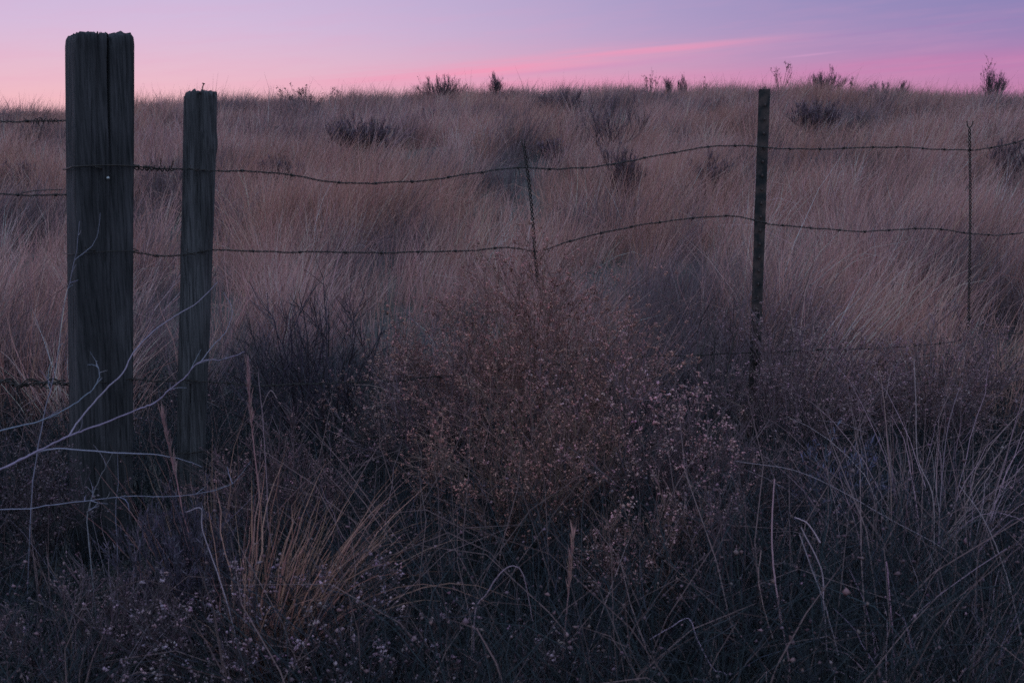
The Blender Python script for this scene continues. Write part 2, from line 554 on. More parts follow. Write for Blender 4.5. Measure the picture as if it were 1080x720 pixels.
hill_bush('shadowy low bush on the left slope right of the slim post', 300, 205, 60, 34, leaves=500, n=12)
hill_bush('dark bush on the slope at the right edge below the upper wire', 1062, 196, 44, 38, leaves=600, n=14)
hill_bush('small grey bush on the skyline behind the top of the metal post', 806, 101, 16, 16, leaves=300, n=8)
hill_bush('dim grey bush on the slope left of the leafless forked bush', 583, 178, 40, 26, leaves=400, n=10)


def forb(label, px, py, hpx, wpx, n, seeds):
    b = on_ground(px, py); m = pxs(b)
    shrub('seed_weed', label, 'weed', b, hpx * 1.4 * m, wpx * m, n=n, tw=(4, 2), tl=(0.3, 0.12), stem_r=0.006, twig_r=0.0035,
          col=(0.07, 0.05, 0.045), seeds=seeds, seed_r=0.022, seed_col=(0.08, 0.055, 0.05), group='thin seed weeds on the skyline', up=0.5, spread=0.6, wob=0.02)


forb('wispy many stemmed seed weed on the skyline in the left third', 325, 101, 27, 60, 12, 90)
forb('thin seed weed on the skyline left of the paired sprigs', 686, 98, 26, 20, 5, 40)
forb('tall wispy seed weed on the skyline just right of the metal post', 822, 99, 36, 34, 6, 44)
forb('tall narrow seed weed on the skyline beside the round bush', 1039, 103, 38, 12, 4, 26)
forb('short seed weed on the skyline between the left posts and the wide wispy one', 262, 104, 14, 14, 4, 22)
forb('short seed weed on the skyline between bushy sagebrush and low bush', 898, 99, 24, 10, 3, 20)
forb('thin seed weed on the skyline right of the paired sprigs', 745, 98, 20, 8, 3, 18)

# ------------------------------------------------------------------ near undergrowth (one uncountable tangle)
um = MB()


def under_h(x, y):
    gap = 1 - 0.62 * np.exp(-((x / y + 0.40) / 0.10) ** 4) * (y < 3.15)
    return gap * (0.20 + 0.34 * fbm(x / 0.8 + 3, y / 0.8, 51)) * np.clip(1.35 - y / 8.0, 0.6, 1.1)


def scat_near(y0, y1, n):
    y = y0 + (y1 - y0) * rng.random(n)
    x = (rng.random(n) * 2 - 1) * (0.60 * y + 1.2)
    return x, y


# tangled dead stalks
x, y = scat_near(1.75, 5.0, 11000)
hh = under_h(x, y) * (0.6 + 0.7 * rng.random(len(x)))
az = rng.random(len(x)) * 2 * PI
lean = np.abs(0.35 * rng.normal(size=len(x)) + 0.15); curl = np.abs(0.3 * rng.normal(size=len(x)))
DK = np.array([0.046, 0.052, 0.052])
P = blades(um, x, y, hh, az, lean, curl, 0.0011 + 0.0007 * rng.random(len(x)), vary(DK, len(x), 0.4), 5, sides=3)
Q = fork(P, 3, 0.13, 0.9, 0.15, 0.3, 4)
strands(um, Q, 0.0009 * np.linspace(1, 0.5, 4)[None], 3, vary(DK, len(Q), 0.4))
pick = rng.random(len(Q)) < 0.30
tips = Q[pick, -1]
blobs(um, tips, 0.0028 + 0.0026 * rng.random(len(tips)), vary((0.17, 0.115, 0.105), len(tips), 0.4))
# thin dead leaves and grass between them
x, y = scat_near(1.8, 5.2, 19000)
hh = under_h(x, y) * (0.5 + 0.8 * rng.random(len(x)))
az = rng.random(len(x)) * 2 * PI
lean = np.abs(0.4 * rng.normal(size=len(x))); curl = np.abs(0.35 * rng.normal(size=len(x)))
pale = rng.random((len(x), 1)) < 0.18
hh = hh * np.where(pale[:, 0], 1.35, 1.0)
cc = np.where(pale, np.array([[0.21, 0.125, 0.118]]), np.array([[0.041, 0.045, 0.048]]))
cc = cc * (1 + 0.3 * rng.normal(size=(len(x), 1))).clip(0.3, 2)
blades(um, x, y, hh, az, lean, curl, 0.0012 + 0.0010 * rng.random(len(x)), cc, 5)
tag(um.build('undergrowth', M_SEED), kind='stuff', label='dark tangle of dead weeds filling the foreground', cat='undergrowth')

# ------------------------------------------------------------------ foreground shrubs
SEEDY = dict(name='dead_shrub', cat='shrub', stem_r=0.0032, twig_r=0.0010, n=26, tw=(7, 7), tl=(0.38, 0.16), seed_r=0.0048)


def near_shrub(label, px, Y, h, w, **kw):
    a = dict(SEEDY); a.update(kw)
    nm, ct = a.pop('name'), a.pop('cat')
    return shrub(nm, label, ct, col_at(px, Y, 400), h, w, group='dead shrubs in the foreground', **a)


RED = (0.20, 0.122, 0.092)
near_shrub('large reddish brown seedy shrub at the foot of the leaning twisted stay', 560, 3.5, 0.84, 1.05, col=RED, n=40, seeds=7500, seed_r=0.0042, seed_col=(0.46, 0.255, 0.185))
near_shrub('grey brown seedy shrub left of the large reddish one', 455, 3.45, 0.66, 0.75, col=(0.16, 0.115, 0.105), n=28, seeds=3400, seed_r=0.0042, seed_col=(0.40, 0.255, 0.195))
near_shrub('shrub with pale papery seed heads in front of the large reddish one', 668, 2.95, 0.62, 0.72, col=(0.14, 0.095, 0.085), n=26, seeds=1250, seed_r=0.0058, seed_col=(0.50, 0.30, 0.25))
near_shrub('middle sized rust brown shrub low in front of the large reddish one', 560, 2.85, 0.60, 0.70, col=(0.17, 0.108, 0.078), n=30, tw=(8, 8), seeds=2600, seed_r=0.0040, seed_col=(0.46, 0.245, 0.175))
near_shrub('brown twiggy weed beside the tall rusty plume right of the slim post', 290, 2.9, 0.46, 0.50, col=(0.12, 0.082, 0.075), n=22, seeds=800, seed_r=0.004, seed_col=(0.28, 0.175, 0.15))
near_shrub('brown twiggy weed with faint heads in the lower left corner', 60, 2.2, 0.30, 0.60, col=(0.11, 0.08, 0.075), n=24, seeds=500, seed_r=0.0045, seed_col=(0.26, 0.18, 0.165))
near_shrub('brown twiggy weed between the middle seed shrubs and the tall pale stalk', 770, 2.9, 0.44, 0.60, col=(0.12, 0.082, 0.075), n=22, seeds=700, seed_r=0.004, seed_col=(0.27, 0.17, 0.145))
near_shrub('small rusty seed shrub in the lower middle under the pale headed one', 700, 2.45, 0.42, 0.40, col=RED, n=16, seeds=520, seed_r=0.0056, seed_col=(0.46, 0.28, 0.23))
near_shrub('brown seedy shrub around the foot of the metal post', 838, 3.75, 0.62, 0.95, col=(0.14, 0.10, 0.092), n=30, seeds=2600, seed_col=(0.34, 0.23, 0.20))
near_shrub('brown seedy shrub below the forked twisted stay', 985, 3.9, 0.58, 0.85, col=(0.14, 0.10, 0.092), n=26, seeds=1700, seed_col=(0.33, 0.22, 0.19))
near_shrub('leafless dark forked shrub just left of the metal post foot', 745, 3.85, 0.68, 0.42, name='bare_bush', n=6, tw=(4, 4), tl=(0.4, 0.2), stem_r=0.0042, twig_r=0.0015, col=(0.08, 0.065, 0.06))
near_shrub('dark leafless shrub between the slim post and the seedy shrubs', 330, 3.6, 0.72, 0.72, name='bare_bush', n=20, tw=(6, 5), tl=(0.4, 0.2), stem_r=0.005, twig_r=0.0015, col=(0.05, 0.042, 0.045))
near_shrub('tangled dark seedy shrub at the left edge beside the broad post', -12, 2.75, 0.46, 0.55, n=22, col=(0.07, 0.055, 0.053), seeds=900, seed_col=(0.16, 0.12, 0.115), seed_r=0.005)
near_shrub('feathery blue grey sagebrush at the foot of the broad post', 165, 2.45, 0.40, 0.34, name='sagebrush', n=26, tw=(7, 4), tl=(0.34, 0.16), col=(0.07, 0.062, 0.07),
           leaves=3000, leaf_len=0.013, leaf_w=0.0013, leaf_col=(0.105, 0.09, 0.098), up=0.9, spread=0.5)
near_shrub('blue grey sage sprig lying low right of the metal post foot', 832, 2.95, 0.42, 0.34, name='sagebrush', n=10, tw=(6, 4), tl=(0.34, 0.16), col=(0.07, 0.062, 0.07),
           leaves=700, leaf_len=0.018, leaf_w=0.0018, leaf_col=(0.15, 0.15, 0.185), up=0.5, spread=0.6, lean=(0.5, 0))
near_shrub('low weed with pale round seed heads along the bottom left of centre', 345, 2.12, 0.33, 0.62, n=24, col=(0.10, 0.075, 0.07), seeds=520, seed_r=0.0065, seed_col=(0.36, 0.26, 0.25))
near_shrub('low weed with sparse pale seed heads along the bottom edge in the middle', 560, 2.02, 0.24, 0.5, n=16, col=(0.09, 0.07, 0.065), seeds=160, seed_r=0.0065, seed_col=(0.34, 0.25, 0.23))
near_shrub('low weed with fluffy pink grey heads left of the arching tuft', 190, 2.15, 0.30, 0.5, n=18, col=(0.085, 0.066, 0.062), seeds=300, seed_r=0.006, seed_col=(0.33, 0.24, 0.23))
near_shrub('spindly beaded weed in the lower right beside the tall pale stalk', 790, 2.35, 0.48, 0.5, n=14, tw=(5, 3), col=(0.10, 0.072, 0.066), seeds=500, seed_r=0.0036, seed_col=(0.23, 0.155, 0.14))


# ------------------------------------------------------------------ foreground grass tufts and stalks
def tuft(label, px, Y, n, h, spread, col, lean=(0, 0), w=0.0016, curl=0.35, rad_c=0.05, name='grass_tuft', group='grass tufts in the foreground'):
    b = col_at(px, Y, 500)
    a = rng.random(n) * 2 * PI; q = np.sqrt(rng.random(n)); rr = rad_c * q
    ox = np.cos(a) * q * spread + lean[0] + 0.08 * rng.normal(size=n)
    oy = np.sin(a) * q * spread + lean[1] + 0.08 * rng.normal(size=n)
    mb = MB()
    hh = h * (0.5 + 0.55 * rng.random(n))
    blades(mb, b[0] + rr * np.cos(a), b[1] + rr * np.sin(a), hh, np.arctan2(oy, ox), np.hypot(ox, oy),
           np.abs(curl * rng.normal(size=n)), w * (0.6 + 0.8 * rng.random(n)), vary(col, n, 0.3), 11, z=np.full(n, b[2] - 0.02), wobble=0.010)
    o = mb.build(name, M_GRASS, None, b)
    return tag(o, label, 'grass', group)


PALE = (0.36, 0.27, 0.25)
tuft('arching orange tinged grass tuft leaning right in the lower left', 270, 2.3, 240, 0.56, 0.36, (0.38, 0.22, 0.145), (0.27, -0.03), 0.0019, 0.22, 0.09)
tuft('loose upright grass tuft with reddish stems beside the slim post', 205, 2.55, 60, 0.62, 0.28, (0.28, 0.17, 0.13), (-0.08, 0), 0.0014, 0.15)
tuft('tall pale arching grass clump at the right edge', 1035, 2.75, 110, 0.78, 0.34, PALE, (0.12, -0.03), 0.0016, 0.34, 0.20)
tuft('short pale grass clump at the bottom right', 975, 2.05, 44, 0.40, 0.30, PALE, (0.10, 0), 0.0019, 0.25)
tuft('upright pale grass clump behind the tall pale stalk at lower right', 945, 2.6, 70, 0.66, 0.25, (0.29, 0.21, 0.19), (0.02, 0), 0.0014, 0.22, 0.07)
tuft('short bristly grass tuft at the bottom below the broom like stalk', 570, 2.1, 60, 0.34, 0.22, (0.20, 0.15, 0.145), (0, 0), 0.0014, 0.2)
tuft('thin curling grass tuft in the corner at the lower left', 60, 2.1, 50, 0.36, 0.5, (0.20, 0.16, 0.16), (0.1, 0), 0.0013, 0.5)
tuft('thin grass tuft in front of the dark leafless shrub left of centre', 395, 2.6, 70, 0.52, 0.35, (0.19, 0.145, 0.14), (0.15, 0), 0.0013, 0.3)
tuft('sparse thin pale stems crossing in front of the broad post foot', 110, 2.5, 34, 0.52, 0.75, (0.22, 0.17, 0.19), (0.0, 0), 0.0010, 0.25, 0.16)
tuft('loose straw grass clump below the forked twisted stay', 960, 3.0, 60, 0.62, 0.5, (0.28, 0.19, 0.175), (0.06, 0), 0.0013, 0.4, 0.2)
tuft('low straw coloured grass tuft along the bottom edge left of centre', 440, 2.05, 70, 0.30, 0.5, (0.26, 0.18, 0.165), (0.1, 0), 0.0013, 0.35, 0.12)
tuft('pale grass tuft in the bottom corner at the far right', 1058, 2.1, 46, 0.46, 0.35, (0.28, 0.22, 0.22), (0.0, 0), 0.0017, 0.3)


def traced(mb, pts, Y, r0, r1, col, ground=False, per=6, sides=4, dy=0.0):
    """one stem through photo points at its own distance; dy tilts it away."""
    n = len(pts)
    W = [at(p[0], p[1], Y + dy * i / max(1, n - 1)) for i, p in enumerate(pts)]
    if ground:
        e = W[-1]; z = tz(e[0], e[1]) - 0.03
        if e[2] > z + 0.02:
            W.append(np.array([e[0] + 0.02 * rng.normal(), e[1] + 0.02, z]))
    c = curve_pts(W, per)
    c = c + 0.0003 * rng.normal(size=c.shape)
    strands(mb, c[None], np.linspace(r0, r1, len(c))[None], sides, np.asarray(col)[None], ref=np.array([[[0.1, 1.0, 0.05]]]))
    return c


def stalk(label, Y, lines, col=PALE, r=0.0022, head=None, head_col=(0.34, 0.23, 0.19), head_n=60, head_w=0.01):
    """lines: photo polylines, the first one running down to the ground"""
    root = None
    mb = MB()
    c0 = traced(mb, lines[0], Y, r * 0.5, r, vary(col, 1, 0.1)[0], ground=True)
    b = c0[-1].copy()
    root = empty('dry_stalk', b); tag(root, label, 'stalk', 'dry stalks standing in the foreground')
    mb.build('stem', M_STEM, root, b)
    for ln in lines[1:]:
        mb = MB(); traced(mb, ln, Y, r * 0.45, r * 0.7, vary(col, 1, 0.1)[0])
        mb.build('leaf_blade', M_STEM, root, b)
    if head:
        s = np.linspace(0, head, head_n); L = np.linalg.norm(np.diff(c0, axis=0), axis=1); cum = np.concatenate([[0], np.cumsum(L)])
        p = np.stack([np.interp(s, cum, c0[:, i]) for i in range(3)], 1)
        mb = MB()
        d = unit(rng.normal(size=(head_n, 3)) * [0.14, 0.14, 0.1] + [0, 0, 1])
        q = np.linspace(0, 1, 3)
        Pp = p[:, None] + q[None, :, None] * d[:, None] * (0.02 + head_w * rng.random(head_n))[:, None, None]
        strands(mb, Pp, np.array([[0.0005, 0.0010, 0.0003]]), 2, vary(head_col, head_n, 0.2))
        mb.build('seed_head', M_GRASS, root, b)
    return root


stalk('tall pale stalk bending gently, left of the forked one in the lower right', 2.1, [[(817, 505), (814, 555), (816, 600), (823, 650), (832, 715)]], (0.42, 0.29, 0.26), 0.0024)
stalk('forked pale stalk with two straps at its top in the lower right', 2.05,
      [[(845, 556), (866, 600), (869, 640), (873, 690), (880, 718)], [(843, 563), (858, 605), (870, 638), (884, 690)], [(838, 545), (852, 552), (865, 572)]], (0.38, 0.28, 0.28), 0.0022)
stalk('very tall slender stem kinked near its middle on the right', 2.45,
      [[(964, 378), (966, 430), (968, 484), (983, 520), (985, 570), (980, 622), (982, 700)]], (0.33, 0.25, 0.24), 0.0018)
stalk('straight short stalk at the bottom left of the short pale clump', 2.05, [[(935, 592), (938, 625), (942, 680), (944, 719)], [(944, 645), (954, 655), (962, 685)]], (0.36, 0.27, 0.26), 0.0022)
stalk('sharply bent thin stem with an elbow at the bottom right of centre', 2.05, [[(685, 674), (706, 662), (726, 652), (736, 675), (752, 705), (768, 716)]], (0.36, 0.30, 0.32), 0.0018)
stalk('slender broom like stalk with a brushy top in the lower middle', 2.1, [[(605, 566), (602, 600), (598, 640), (594, 690), (592, 716)]], (0.34, 0.22, 0.18), 0.0022, 0.15, (0.36, 0.22, 0.17), 90, 0.03)
stalk('rusty plumed stalk standing right of the slim wooden post', 2.7, [[(261, 388), (263, 420), (266, 455), (271, 500), (276, 560)]], (0.33, 0.20, 0.155), 0.0022, 0.2, (0.32, 0.21, 0.175), 110, 0.03)
stalk('rusty plumed stalk leaning in front of the slim wooden post foot', 2.5, [[(170, 438), (178, 470), (186, 505), (194, 545), (205, 590)]], (0.31, 0.19, 0.15), 0.0022, 0.18, (0.31, 0.205, 0.17), 100, 0.03)
stalk('bent hooped stalk arching over in the bottom middle', 2.1, [[(562, 655), (553, 610), (544, 597), (530, 602), (514, 625), (500, 655)]], (0.30, 0.22, 0.21), 0.0018)
stalk('pale stalk leaning right from the bottom of the right corner', 2.1, [[(1012, 512), (1036, 545), (1056, 590), (1070, 640), (1080, 700)]], (0.30, 0.25, 0.27), 0.0018)
stalk('thin straight stalk leaning left behind the very tall slender stem', 2.6, [[(928, 392), (933, 430), (936, 470), (940, 530)], [(940, 390), (934, 420)]], (0.30, 0.22, 0.20), 0.0016)
stalk('thin stalk crossing low behind the forked stalk, sloping down to the right', 2.4, [[(776, 486), (850, 500), (940, 548), (1010, 590), (1030, 640)]], (0.24, 0.19, 0.19), 0.0013)
stalk('reddish curved stalk just left of the tall pale stalk', 2.15, [[(803, 580), (800, 610), (808, 650), (822, 690), (834, 718)]], (0.34, 0.22, 0.19), 0.0020)
stalk('pale stalk leaning far left across the bottom right corner', 2.1, [[(1062, 578), (1020, 606), (975, 640), (935, 682), (905, 716)]], (0.30, 0.23, 0.23), 0.0016)
stalk('fine upright stalk between the very tall slender stem and the right edge clump', 2.5, [[(1012, 408), (1000, 450), (994, 500), (990, 560), (988, 620)]], (0.32, 0.24, 0.24), 0.0015)
stalk('fine pale stalk hooking over beside the tall rusty plume', 2.45, [[(272, 392), (276, 430), (279, 470), (282, 520), (284, 560)], [(276, 430), (285, 412), (292, 420)]], (0.28, 0.20, 0.185), 0.0014)
stalk('pale stalk with a folded tip left of the arching orange tuft', 2.15, [[(196, 540), (212, 536), (214, 560), (232, 612), (246, 660)]], (0.36, 0.28, 0.27), 0.0018)


# ------------------------------------------------------------------ bare pale branches on the left
BARK = (0.20, 0.20, 0.205)


def bare_branch(label, Y, main, twigs, r=0.0042, dy=0.25, ext=None, down=True):
    mb = MB()
    pts = list(main)
    if ext: pts = list(ext) + pts
    n = len(pts)
    W = [at(p[0], p[1], Y + dy * i / (n - 1)) for i, p in enumerate(pts)]
    if down: W[0][2] = tz(W[0][0], W[0][1]) - 0.02
    b = W[0].copy()
    c = curve_pts(W, 8); sN = np.arange(len(c)) * 0.55
    c = c + 0.006 * np.stack([fbm(sN, sN * 0 + q, 81 + q) - 0.5 for q in range(3)], 1) * (1 if len(main) > 5 else 0.7)
    rr_ = np.linspace(r * 0.72, r * 0.2, len(c)) * (1 + 0.35 * (rng.random(len(c)) < 0.12) + 0.08 * rng.normal(size=len(c)))
    strands(mb, c[None], rr_[None], 6, vary(BARK, 1, 0.08), ref=np.array([[[0.1, 1.0, 0.05]]]))
    # short snapped side twigs
    ks = rng.integers(len(c) // 3, len(c) - 2, 7)
    d = unit(unit(c[ks + 1] - c[ks]) + 0.9 * rng.normal(size=(7, 3)) * [1, 0.5, 1] + [0, 0, 0.3])
    ll = (0.012 + 0.05 * rng.random(7))[:, None, None]
    q = np.linspace(0, 1, 4)[None, :, None]
    tws = c[ks][:, None] + q * ll * d[:, None] + q ** 2 * ll * 0.25 * rng.normal(size=(7, 1, 3))
    strands(mb, tws, np.array([[0.0011, 0.0009, 0.0007, 0.0004]]), 4, vary(BARK, 7, 0.12))
    root = mb.build('bare_branch', M_STEM, None, b)
    tag(root, label, 'branch', 'bare pale branches reaching across the wooden posts')
    for (i0, tw, rr) in twigs:
        i = i0 + (len(ext) if ext else 0)
        W2 = [W[i]] + [at(p[0], p[1], W[i][1] + 0.03 * (j + 1)) for j, p in enumerate(tw)]
        m2 = MB(); c2 = curve_pts(W2, 6); c2 = c2 + 0.0005 * rng.normal(size=c2.shape)
        strands(m2, c2[None], np.linspace(rr * 0.8, rr * 0.3, len(c2))[None], 5, vary(BARK, 1, 0.08), ref=np.array([[[0.1, 1.0, 0.05]]]))
        m2.build('twig', M_STEM, root, b)
    return root


bare_branch('longest pale branch rising from the left edge past both posts to a forked tip', 2.35,
            [(-5, 498), (30, 480), (72, 460), (99, 450), (149, 430), (163, 424), (190, 402), (212, 381), (235, 379), (258, 371)],
            [(2, [(86, 440), (112, 410), (129, 394), (140, 373), (160, 351), (185, 333), (208, 319), (230, 297)], 0.0030),
             (7, [(225, 364), (238, 350), (245, 328), (236, 308)], 0.0016),
             (1, [(60, 473), (117, 477), (161, 479), (190, 484), (213, 492)], 0.0028)], 0.0044, 0.25, [(-170, 640), (-80, 540)])
bare_branch('thin pale branch hooking over at its tip on the broad post', 2.45,
            [(-5, 457), (40, 444), (68, 432), (93, 415), (104, 399), (102, 386), (92, 385)], [], 0.0030, 0.1, [(-150, 600), (-70, 500)])
bare_branch('low pale branch lying almost level across the foot of both posts', 2.3,
            [(40, 535), (95, 527), (137, 523), (185, 523), (240, 512), (264, 486)], [(4, [(222, 517)], 0.0012)], 0.0019, 0.12, [(-120, 660), (-40, 560)])
bare_branch('thin upright branch with a forked tip along the left edge of the broad post', 2.55,
            [(46, 440), (59, 386), (67, 325), (79, 274), (84, 233)], [(3, [(100, 255), (106, 225)], 0.0011)], 0.0022, 0.1, [(20, 610), (34, 520)])
bare_branch('short pale twig drooping down the face of the broad post', 2.42,
            [(120, 476), (104, 506), (94, 535), (93, 560), (96, 590)][::-1], [], 0.0024, -0.05, None)


# ------------------------------------------------------------------ wooden posts
def post_mesh(top_fn, outline, height, z0, rows=70, disp=None, lean=(0, 0)):
    """outline (n,2) closed; top_fn gives the height of each outline point and of the inside."""
    n = len(outline)
    mb = MB()
    zs = np.linspace(0, 1, rows) ** 0.85
    V = []
    for t in zs:
        o = outline.copy()
        d = disp(t) if disp is not None else 0
        nrm = unit(o)
        o = o + nrm * np.asarray(d).reshape(-1, 1)
        topz = top_fn(outline)
        z = z0 + (topz - z0) * t
        V.append(np.stack([o[:, 0] + lean[0] * (z), o[:, 1] + lean[1] * (z), z], 1))
    V = np.stack(V)
    # weathered rounding at the top rim, then cap rings
    cap = []
    for s, dz in ((0.93, 0.004), (0.75, 0.006), (0.5, 0.004), (0.25, 0.0)):
        o = outline * s
        zt = top_fn(outline) * s + (1 - s) * top_fn(outline).mean() + dz + 0.003 * rng.normal(size=n)
        cap.append(np.stack([o[:, 0] + lean[0] * zt, o[:, 1] + lean[1] * zt, zt], 1))
    V = np.concatenate([V, np.stack(cap)])
    r = len(V)
    j = np.arange(n); j2 = (j + 1) % n
    q = np.concatenate([np.stack([i * n + j, i * n + j2, (i + 1) * n + j2, (i + 1) * n + j], 1) for i in range(r - 1)])
    vv = V.reshape(-1, 3)
    cidx = len(vv)
    vv = np.concatenate([vv, vv[(r - 1) * n:].mean(0, keepdims=True)])
    t = np.stack([(r - 1) * n + j, (r - 1) * n + j2, np.full(n, cidx)], 1)
    mb.add(vv, q, t)
    return mb


def square_outline(w, d, n_side=44, chamfer=0.008):
    pts = []
    for (a, b) in (((-1, -1), (1, -1)), ((1, -1), (1, 1)), ((1, 1), (-1, 1)), ((-1, 1), (-1, -1))):
        t = np.linspace(0, 1, n_side, endpoint=False)[:, None]
        pts.append(np.array(a) * (1 - t) + np.array(b) * t)
    p = np.concatenate(pts).astype(float)
    p = p / np.maximum(1, (np.abs(p) ** 22).sum(1, keepdims=True) ** (1 / 22) * 1.0)
    # superellipse keeps the corners slightly rounded
    return p * np.array([w / 2, d / 2])


# --- broad squared post
t1 = fence_at(101, 38); l1 = fence_at(97, 420)
lean1w = (t1 - l1)[:2] / (t1[2] - l1[2]); lean1w[1] = 0.0
base1 = np.array([l1[0] - lean1w[0] * l1[2], l1[1] + 0.07, 0]); base1[2] = tz(base1[0], base1[1])
H1 = t1[2] - base1[2]
rot1 = rad(33)
lean1 = (math.cos(rot1) * lean1w[0], -math.sin(rot1) * lean1w[0])
W1 = 0.165
o1 = square_outline(W1, W1, 90)
n1 = len(o1); th = np.arange(n1)
crack_u = 0.018                       # crack position on the front face
front = (o1[:, 1] < -W1 * 0.46)


def top1(o):
    z = np.full(len(o), H1)
    z = z + 0.0016 * (fbm(o[:, 0] * 60, o[:, 1] * 60, 3) - 0.5) * 2 - 0.003 * (np.abs(o[:, 0]) > W1 * 0.47) - 0.004 * (o[:, 0] < -W1 * 0.48)
    z = z - 0.028 * np.exp(-((o[:, 0] - crack_u) / 0.006) ** 2)
    z = z - 0.006 * ((o[:, 0] > crack_u) & (o[:, 0] < crack_u + 0.018))
    return z


per1 = np.cumsum(np.linalg.norm(np.roll(o1, -1, 0) - o1, axis=1))


def disp1(t):
    z = t * H1
    wob = crack_u + 0.006 * math.sin(z * 3.1) + 0.003 * math.sin(z * 11)
    g = -0.0030 * (vnoise(per1 * 300, np.full(n1, z * 3.0), 4) > 0.74) - 0.003 * (fbm(per1 * 90, np.full(n1, z * 2.2), 14) - 0.5)
    g = g + 0.003 * (fbm(per1 * 9, np.full(n1, z * 3.5), 24) - 0.5)
    depth = 0.026 * min(1.0, max(0.10, 1 - (H1 - z - 0.05) / 0.35))
    g = g - depth * np.exp(-((o1[:, 0] - wob) / 0.0030) ** 2) * front
    g = g - 0.005 * np.exp(-((o1[:, 0] + 0.022 - 0.004 * math.sin(z * 4)) / 0.0024) ** 2) * front * (0.4 + 0.6 * math.sin(z * 2.3 + 1) ** 2)
    g = g - 0.004 * np.exp(-((o1[:, 0] - 0.063 - 0.003 * math.sin(z * 5)) / 0.002) ** 2) * front * (z < 1.2)
    if t > 0.992: g = g - 0.0025
    return g


post1 = empty('wooden_post', base1)
post1.rotation_euler = (0, 0, rad(33))
tag(post1, 'broad squared dark wooden post with a split in its flat top, at the left', 'fence post', 'posts of the wire fence')
m1 = post_mesh(top1, o1, H1, -0.4, 90, disp1, lean1)
m1.build('post_body', M_TIE, post1)


def disc(mb, r, th_, n=14):
    a = np.arange(n) * 2 * PI / n
    ring = np.stack([np.cos(a) * r, np.zeros(n), np.sin(a) * r], 1)
    v = np.concatenate([ring, ring * 0.8 + [0, -th_, 0], [[0, -th_ * 1.15, 0]]])
    j = np.arange(n); j2 = (j + 1) % n
    mb.add(v, np.stack([j, j2, j2 + n, j + n], 1), np.stack([j + n, j2 + n, np.full(n, 2 * n)], 1))
    return mb


def to_local(o_loc, rot, p):
    d = np.asarray(p) - np.asarray(o_loc); c, s = math.cos(-rot), math.sin(-rot)
    return np.array([c * d[0] - s * d[1], s * d[0] + c * d[1], d[2]])


pn = to_local(base1, rad(33), at(115, 188, base1[1] - 0.08))
nb = disc(MB(), 0.0052, 0.004).build('nail_head', M_NAIL, post1)
nb.location = (pn[0], -W1 / 2 - 0.0015 + lean1[1] * pn[2], pn[2])


def staple(parent, loc, mat=M_WIRE):
    pts = curve_pts([(-0.011, 0.012, 0.008), (-0.011, -0.004, 0.006), (-0.006, -0.010, 0), (0.006, -0.010, -0.002), (0.011, -0.004, -0.006), (0.011, 0.012, -0.008)], 5)
    mb = MB(); strands(mb, pts[None], np.full((1, len(pts)), 0.002), 6, np.array([[0.03, 0.03, 0.03]]))
    o = mb.build('staple', mat, parent); o.location = loc
    return o


for (sx, sy) in ((102, 176), (94, 262), (108, 402)):
    ps = to_local(base1, rad(33), at(sx, sy, base1[1] - 0.08))
    staple(post1, (ps[0], -W1 / 2 - 0.003 + lean1[1] * ps[2], ps[2]))

# --- slim split post
b2top = fence_at(207, 98); low = fence_at(197.5, 440)
lean2 = ((b2top[0] - low[0]) / (b2top[2] - low[2]), (b2top[1] - low[1]) / (b2top[2] - low[2]))
bx = low[0] - lean2[0] * low[2]; by = low[1] - lean2[1] * low[2] + 0.05
base2 = np.array([bx, by, tz(bx, by)])
H2 = b2top[2] - base2[2]
n2 = 110
a2 = np.arange(n2) * 2 * PI / n2
sup = 1 / (np.abs(np.cos(a2)) ** 3.2 + np.abs(np.sin(a2)) ** 3.2) ** (1 / 3.2)
o2 = np.stack([np.cos(a2) * sup * 0.047, np.sin(a2) * sup * 0.046], 1)


def top2(o):
    z = np.full(len(o), H2) + 0.010 * (vnoise(o[:, 0] * 90, o[:, 1] * 90, 8) - 0.5) * 2
    z = z - 0.010 * (o[:, 0] < -0.038) - 0.008 * (o[:, 0] > 0.035) + 0.004 * (np.abs(o[:, 0]) < 0.02)
    return z


def disp2(t):
    z = t * H2
    ang = a2 / (2 * PI) * 26
    g = -0.0085 * np.clip((vnoise(ang + 0.15 * math.sin(z * 4), np.full(n2, z * 1.6), 6) - 0.55) * 3.0, 0, 1)
    g = g - 0.004 * (vnoise(ang * 2.7, np.full(n2, z * 3), 16) > 0.7)
    g = g + 0.006 * (fbm(np.cos(a2) * 2 + 5, np.full(n2, z * 5), 26) - 0.5)
    zz = z - (H2 - 0.115)
    g = g + 0.006 * np.exp(-(zz / 0.02) ** 2) * np.clip(np.cos(a2), 0, 1) - 0.003 * np.clip((z - (H2 - 0.1)) / 0.1, 0, 1) * np.clip(np.cos(a2), 0, 1)
    g = g - 0.006 * (1 - t)
    return g


